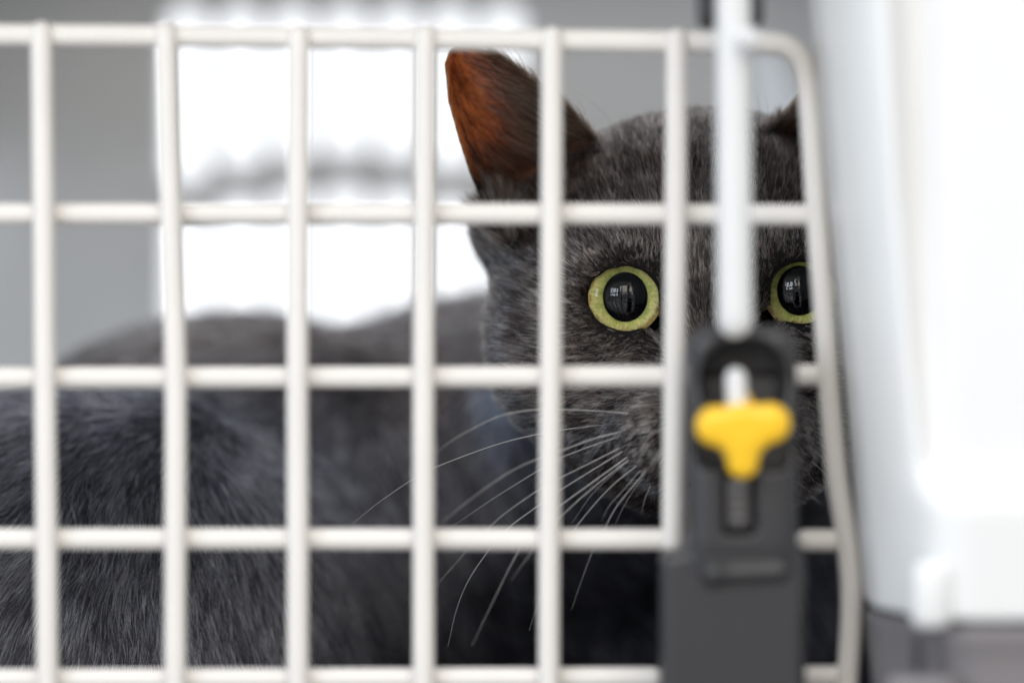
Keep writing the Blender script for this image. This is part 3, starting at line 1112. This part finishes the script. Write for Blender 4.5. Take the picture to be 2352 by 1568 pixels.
# iris: fine fibres running outward, greener towards the pupil and golden at the rim
m_iris, nt, b, out = new_mat('iris')
N = nt.nodes.new
tc = N('ShaderNodeTexCoord')
sep = N('ShaderNodeSeparateXYZ'); nt.links.new(tc.outputs['Object'], sep.inputs[0])
def math_(op, a, b_=None):
    n = N('ShaderNodeMath'); n.operation = op
    for i, val in enumerate((a, b_)):
        if val is None:
            continue
        if isinstance(val, (int, float)):
            n.inputs[i].default_value = val
        else:
            nt.links.new(val, n.inputs[i])
    return n.outputs[0]
ang_ = math_('ARCTAN2', sep.outputs['Z'], sep.outputs['X'])
rad_ = math_('SQRT', math_('ADD', math_('MULTIPLY', sep.outputs['X'], sep.outputs['X']), math_('MULTIPLY', sep.outputs['Z'], sep.outputs['Z'])))
comb = N('ShaderNodeCombineXYZ')
nt.links.new(math_('MULTIPLY', math_('COSINE', ang_), 9.0), comb.inputs[0])
nt.links.new(math_('MULTIPLY', math_('SINE', ang_), 9.0), comb.inputs[1])
nt.links.new(math_('MULTIPLY', rad_, 160.0), comb.inputs[2])
fib = N('ShaderNodeTexNoise'); fib.inputs['Scale'].default_value = 4.2; fib.inputs['Detail'].default_value = 6; fib.inputs['Roughness'].default_value = 0.65
nt.links.new(comb.outputs[0], fib.inputs['Vector'])
conc = N('ShaderNodeTexNoise'); conc.inputs['Scale'].default_value = 420; conc.inputs['Detail'].default_value = 4
nt.links.new(tc.outputs['Object'], conc.inputs['Vector'])
rr = N('ShaderNodeMapRange'); rr.inputs[1].default_value = 0.0060; rr.inputs[2].default_value = 0.0102
nt.links.new(rad_, rr.inputs[0])
mixf = math_('ADD', rr.outputs[0], math_('MULTIPLY', math_('SUBTRACT', conc.outputs['Fac'], 0.5), 1.3))
ramp = N('ShaderNodeValToRGB')
e = ramp.color_ramp.elements
e[0].position = 0.0; e[0].color = (0.42, 0.50, 0.12, 1)
e[1].position = 1.0; e[1].color = (0.52, 0.34, 0.07, 1)
n_ = e.new(0.45); n_.color = (0.90, 0.88, 0.27, 1)
n_ = e.new(0.8); n_.color = (0.93, 0.83, 0.32, 1)
nt.links.new(mixf, ramp.inputs[0])
mul = N('ShaderNodeMixRGB'); mul.blend_type = 'MULTIPLY'; mul.inputs[0].default_value = 0.9
nt.links.new(ramp.outputs[0], mul.inputs[1])
fr = N('ShaderNodeValToRGB'); fr.color_ramp.elements[0].position = 0.3; fr.color_ramp.elements[0].color = (0.34, 0.36, 0.20, 1)
fr.color_ramp.elements[1].position = 0.65; fr.color_ramp.elements[1].color = (1, 1, 1, 1)
nt.links.new(fib.outputs['Fac'], fr.inputs[0]); nt.links.new(fr.outputs[0], mul.inputs[2])
nt.links.new(mul.outputs[0], b.inputs['Base Color'])
b.inputs['Roughness'].default_value = 0.45
bp = N('ShaderNodeBump'); bp.inputs['Strength'].default_value = 0.5; bp.inputs['Distance'].default_value = 0.00008
nt.links.new(math_('ADD', fib.outputs['Fac'], conc.outputs['Fac']), bp.inputs['Height'])
nt.links.new(bp.outputs[0], b.inputs['Normal'])
# clear cornea: see-through with a wet mirror-like surface
m_cor, nt, b, out = new_mat('cornea')
nt.nodes.remove(b)
tr = nt.nodes.new('ShaderNodeBsdfTransparent')
gl = nt.nodes.new('ShaderNodeBsdfGlossy'); gl.inputs['Roughness'].default_value = 0.012
lw = nt.nodes.new('ShaderNodeLayerWeight'); lw.inputs['Blend'].default_value = 0.5
pw = nt.nodes.new('ShaderNodeMath'); pw.operation = 'POWER'; pw.inputs[1].default_value = 5
nt.links.new(lw.outputs['Facing'], pw.inputs[0])
fr = nt.nodes.new('ShaderNodeMath'); fr.operation = 'MULTIPLY_ADD'; fr.inputs[1].default_value = 0.85; fr.inputs[2].default_value = 0.06
nt.links.new(pw.outputs[0], fr.inputs[0])
mx = nt.nodes.new('ShaderNodeMixShader')
nt.links.new(fr.outputs[0], mx.inputs[0]); nt.links.new(tr.outputs[0], mx.inputs[1]); nt.links.new(gl.outputs[0], mx.inputs[2])
nt.links.new(mx.outputs[0], out.inputs['Surface'])


def sphere_cap(rad, a0, a1, na=28, seg=72, sx=1.0):
    """part of a sphere about -Y from polar angle a0 to a1"""
    V, F = [], []
    for i in range(na + 1):
        a = a0 + (a1 - a0) * i / na
        for k in range(seg):
            t = 2 * math.pi * k / seg
            V.append((rad * math.sin(a) * math.cos(t), -rad * math.cos(a), rad * math.sin(a) * math.sin(t)))
    for i in range(na):
        for k in range(seg):
            F.append((i * seg + k, i * seg + (k + 1) % seg, (i + 1) * seg + (k + 1) % seg, (i + 1) * seg + k))
    return np.array(V), np.array(F)


def make_eye(c, label, px, pz, yaw):
    R = EYE_RAD / MM
    e_ = bpy.data.objects.new('eye', None); C.objects.link(e_)
    e_.parent = cat
    wc = from_head(c[None])[0]
    e_.location = Vector(wc) - cat.location
    e_.rotation_euler = (0, 0, yaw)
    e_['label'] = label
    bpy.context.view_layer.update()
    def add(name, V, F, mat):
        o = bpy.data.objects.new(name, mesh_from(name, V, F)); C.objects.link(o)
        o.data.materials.append(mat); o.data.polygons.foreach_set('use_smooth', [True] * len(o.data.polygons))
        o.parent = e_
        return o
    # dark ball behind the iris
    V, F = sphere_cap(R, math.asin(0.0104 / R), math.pi - 0.001, 30)
    add('eyeball', V, F, m_ball)
    # iris: ring that slopes slightly back to the pupil, oval pupil
    seg, V, F = 96, [], []
    for i in range(15):
        u = i / 14
        for k in range(seg):
            t = 2 * math.pi * k / seg
            ri = 0.0104
            x = (px * (1 - u) + ri * u) * math.cos(t)
            z = (pz * (1 - u) + ri * u) * math.sin(t)
            y = -math.sqrt(R * R - 0.0104 ** 2) - 0.0012 * math.sin(u * math.pi * 0.55 + 0.3) + 0.0006 * (1 - u)
            V.append((x, y, z))
    for i in range(14):
        for k in range(seg):
            F.append((i * seg + k, i * seg + (k + 1) % seg, (i + 1) * seg + (k + 1) % seg, (i + 1) * seg + k))
    add('iris', np.array(V), np.array(F), m_iris)
    V, F = sphere_cap(0.0075, 0.001, math.pi / 2, 10, 48)
    V = V * np.array([px * 1.05 / 0.0075, 0.10, pz * 1.05 / 0.0075]) + np.array([0, -math.sqrt(R * R - 0.0104 ** 2) + 0.0014, 0])
    add('pupil', V, F, m_pupil)
    V, F = sphere_cap(R * 1.0005, 0.0005, math.asin(0.0108 / R), 26, 96)
    # bulge of the cornea
    rr_ = np.hypot(V[:, 0], V[:, 2])
    V[:, 1] -= 0.0016 * np.clip(1 - (rr_ / 0.0108) ** 2, 0, 1)
    add('cornea', V, F[:, ::-1], m_cor)


make_eye(EYE_L, 'yellow green eye with a wide black pupil', 0.0063, 0.0070, math.radians(-2))
make_eye(EYE_R, 'yellow green eye half hidden by the door frame', 0.0063, 0.0070, math.radians(-4))

# ---- nose leather
V, F = surface(lambda p: smax(ell(p, (0, 0, 0), (7.2, 4.5, 5.0)), p[:, 2] - 3.2, 1.5), (-9, -6, -7), (9, 6, 7), 0.6)
m_nose = plastic('nose_leather', (0.030, 0.026, 0.028, 1), 0.35, 0.6, 900, 0.2)
link('nose', mesh_from('nose', V / MM + from_head(np.array([[0, 22.5, -29.5]]))[0], F), cat, m_nose)

# ---- whiskers
m_wh, nt, b, out = new_mat('whisker')
b.inputs['Base Color'].default_value = (0.62, 0.60, 0.58, 1); b.inputs['Roughness'].default_value = 0.35
b.inputs['Transmission Weight'].default_value = 0.15
m_wd, nt, b, out = new_mat('dark_whisker')
b.inputs['Base Color'].default_value = (0.030, 0.027, 0.026, 1); b.inputs['Roughness'].default_value = 0.4


def z8(x, y):
    return ((800 + x * 0.48913) * 0.9408, (900 + y * 0.48913) * 0.9408)


def z6(x, y):
    return ((1560 + x * 0.57846) * 0.9408, (760 + y * 0.57846) * 0.9408)


def z1(x, y):
    return ((1050 + x * 0.43365) * 0.9408, (80 + y * 0.43365) * 0.9408)


WH = [  # (points, distance at root, distance at tip, thickness, zoom)
    (z8, [(1500, 222), (1340, 210), (1180, 204), (1040, 204), (870, 232), (720, 300), (610, 365), (540, 420)], 0.888, 0.868, 0.00028, 0),
    (z8, [(1480, 270), (1330, 285), (1180, 303), (1040, 328), (830, 382), (540, 490), (410, 560), (250, 670), (120, 775)], 0.888, 0.905, 0.00020, 0),
    (z8, [(1490, 310), (1340, 345), (1170, 407), (1050, 448), (900, 520), (720, 645), (560, 775)], 0.887, 0.862, 0.00028, 0),
    (z8, [(1480, 330), (1330, 380), (1160, 445), (1050, 508), (830, 645), (600, 800)], 0.888, 0.893, 0.00018, 0),
    (z8, [(1500, 375), (1330, 460), (1160, 545), (1040, 612), (850, 750), (700, 900), (530, 1095)], 0.887, 0.880, 0.00019, 0),
    (z8, [(1500, 395), (1330, 500), (1150, 612), (1040, 690), (890, 803), (800, 910), (700, 1060), (640, 1210), (600, 1385)], 0.887, 0.896, 0.00020, 0),
    (z8, [(1510, 430), (1330, 560), (1150, 692), (1030, 810), (940, 930), (850, 1110), (720, 1380)], 0.886, 0.868, 0.00024, 0),
    (z8, [(1520, 440), (1340, 580), (1180, 722), (1060, 860), (980, 965), (910, 1060)], 0.886, 0.862, 0.00020, 0),
    (z8, [(1540, 485), (1440, 565), (1350, 655), (1240, 790), (1150, 940), (1060, 1140), (1005, 1305)], 0.885, 0.893, 0.00018, 0),
    (z8, [(1595, 500), (1520, 590), (1440, 690), (1380, 800), (1310, 940), (1215, 1205)], 0.884, 0.884, 0.00018, 0),
    (z8, [(1510, 455), (1430, 520), (1320, 625), (1215, 775)], 0.886, 0.890, 0.00011, 0),
    (z8, [(1600, 505), (1530, 600), (1470, 700), (1428, 792)], 0.884, 0.888, 0.00010, 0),
    (z8, [(1570, 495), (1480, 600), (1400, 690), (1370, 760)], 0.885, 0.880, 0.00010, 0),
    (z8, [(1610, 585), (1580, 660), (1564, 735)], 0.886, 0.886, 0.00008, 0),
    (z8, [(1490, 265), (1400, 278), (1290, 290), (1180, 303)], 0.886, 0.882, 0.00017, 1),
    (z8, [(1560, 225), (1480, 214), (1400, 212), (1300, 209)], 0.884, 0.880, 0.00014, 1),
    (z8, [(1520, 300), (1440, 325), (1400, 335)], 0.884, 0.880, 0.00018, 1),
    (z6, [(720, 490), (790, 500), (917, 527)], 0.888, 0.893, 0.00013, 0),
    (z6, [(690, 513), (800, 534), (918, 570)], 0.888, 0.893, 0.00016, 1),
    (z6, [(735, 540), (800, 585), (860, 640), (900, 735)], 0.888, 0.893, 0.00014, 0),
    (z6, [(700, 560), (800, 640), (890, 745), (945, 862)], 0.888, 0.897, 0.00015, 0),
    (z6, [(675, 585), (760, 660), (830, 730), (870, 800)], 0.888, 0.893, 0.00014, 0),
    (z6, [(640, 645), (670, 675), (690, 712)], 0.888, 0.890, 0.00009, 0),
    (z6, [(655, 712), (690, 735), (722, 764)], 0.888, 0.890, 0.00010, 0),
    (z6, [(670, 640), (715, 680), (745, 737)], 0.888, 0.892, 0.00009, 0),
    (z6, [(740, 440), (820, 432), (905, 433)], 0.888, 0.893, 0.00012, 1),
    (z1, [(1105, 620), (1020, 500), (900, 385), (780, 308)], 0.918, 0.905, 0.00009, 0),
    (z1, [(1870, 480), (1850, 400), (1835, 320)], 0.925, 0.915, 0.00007, 0),
    (z1, [(1905, 470), (1898, 410), (1885, 340)], 0.925, 0.915, 0.00007, 0),
]
for fn, pp, d0, d1, th, dk in WH:
    n = len(pp)
    path = catmull([np.array(P(*fn(*p_), d0 + (d1 - d0) * (i / (n - 1)) ** 1.2)) for i, p_ in enumerate(pp)], 7)
    tt = np.linspace(0, 1, len(path))
    V, F = tube(path, 0.85 * th * (1 - 0.85 * tt ** 1.3), 7, False)
    link('whisker', mesh_from('whisker', V, F), cat, m_wd if dk else m_wh)
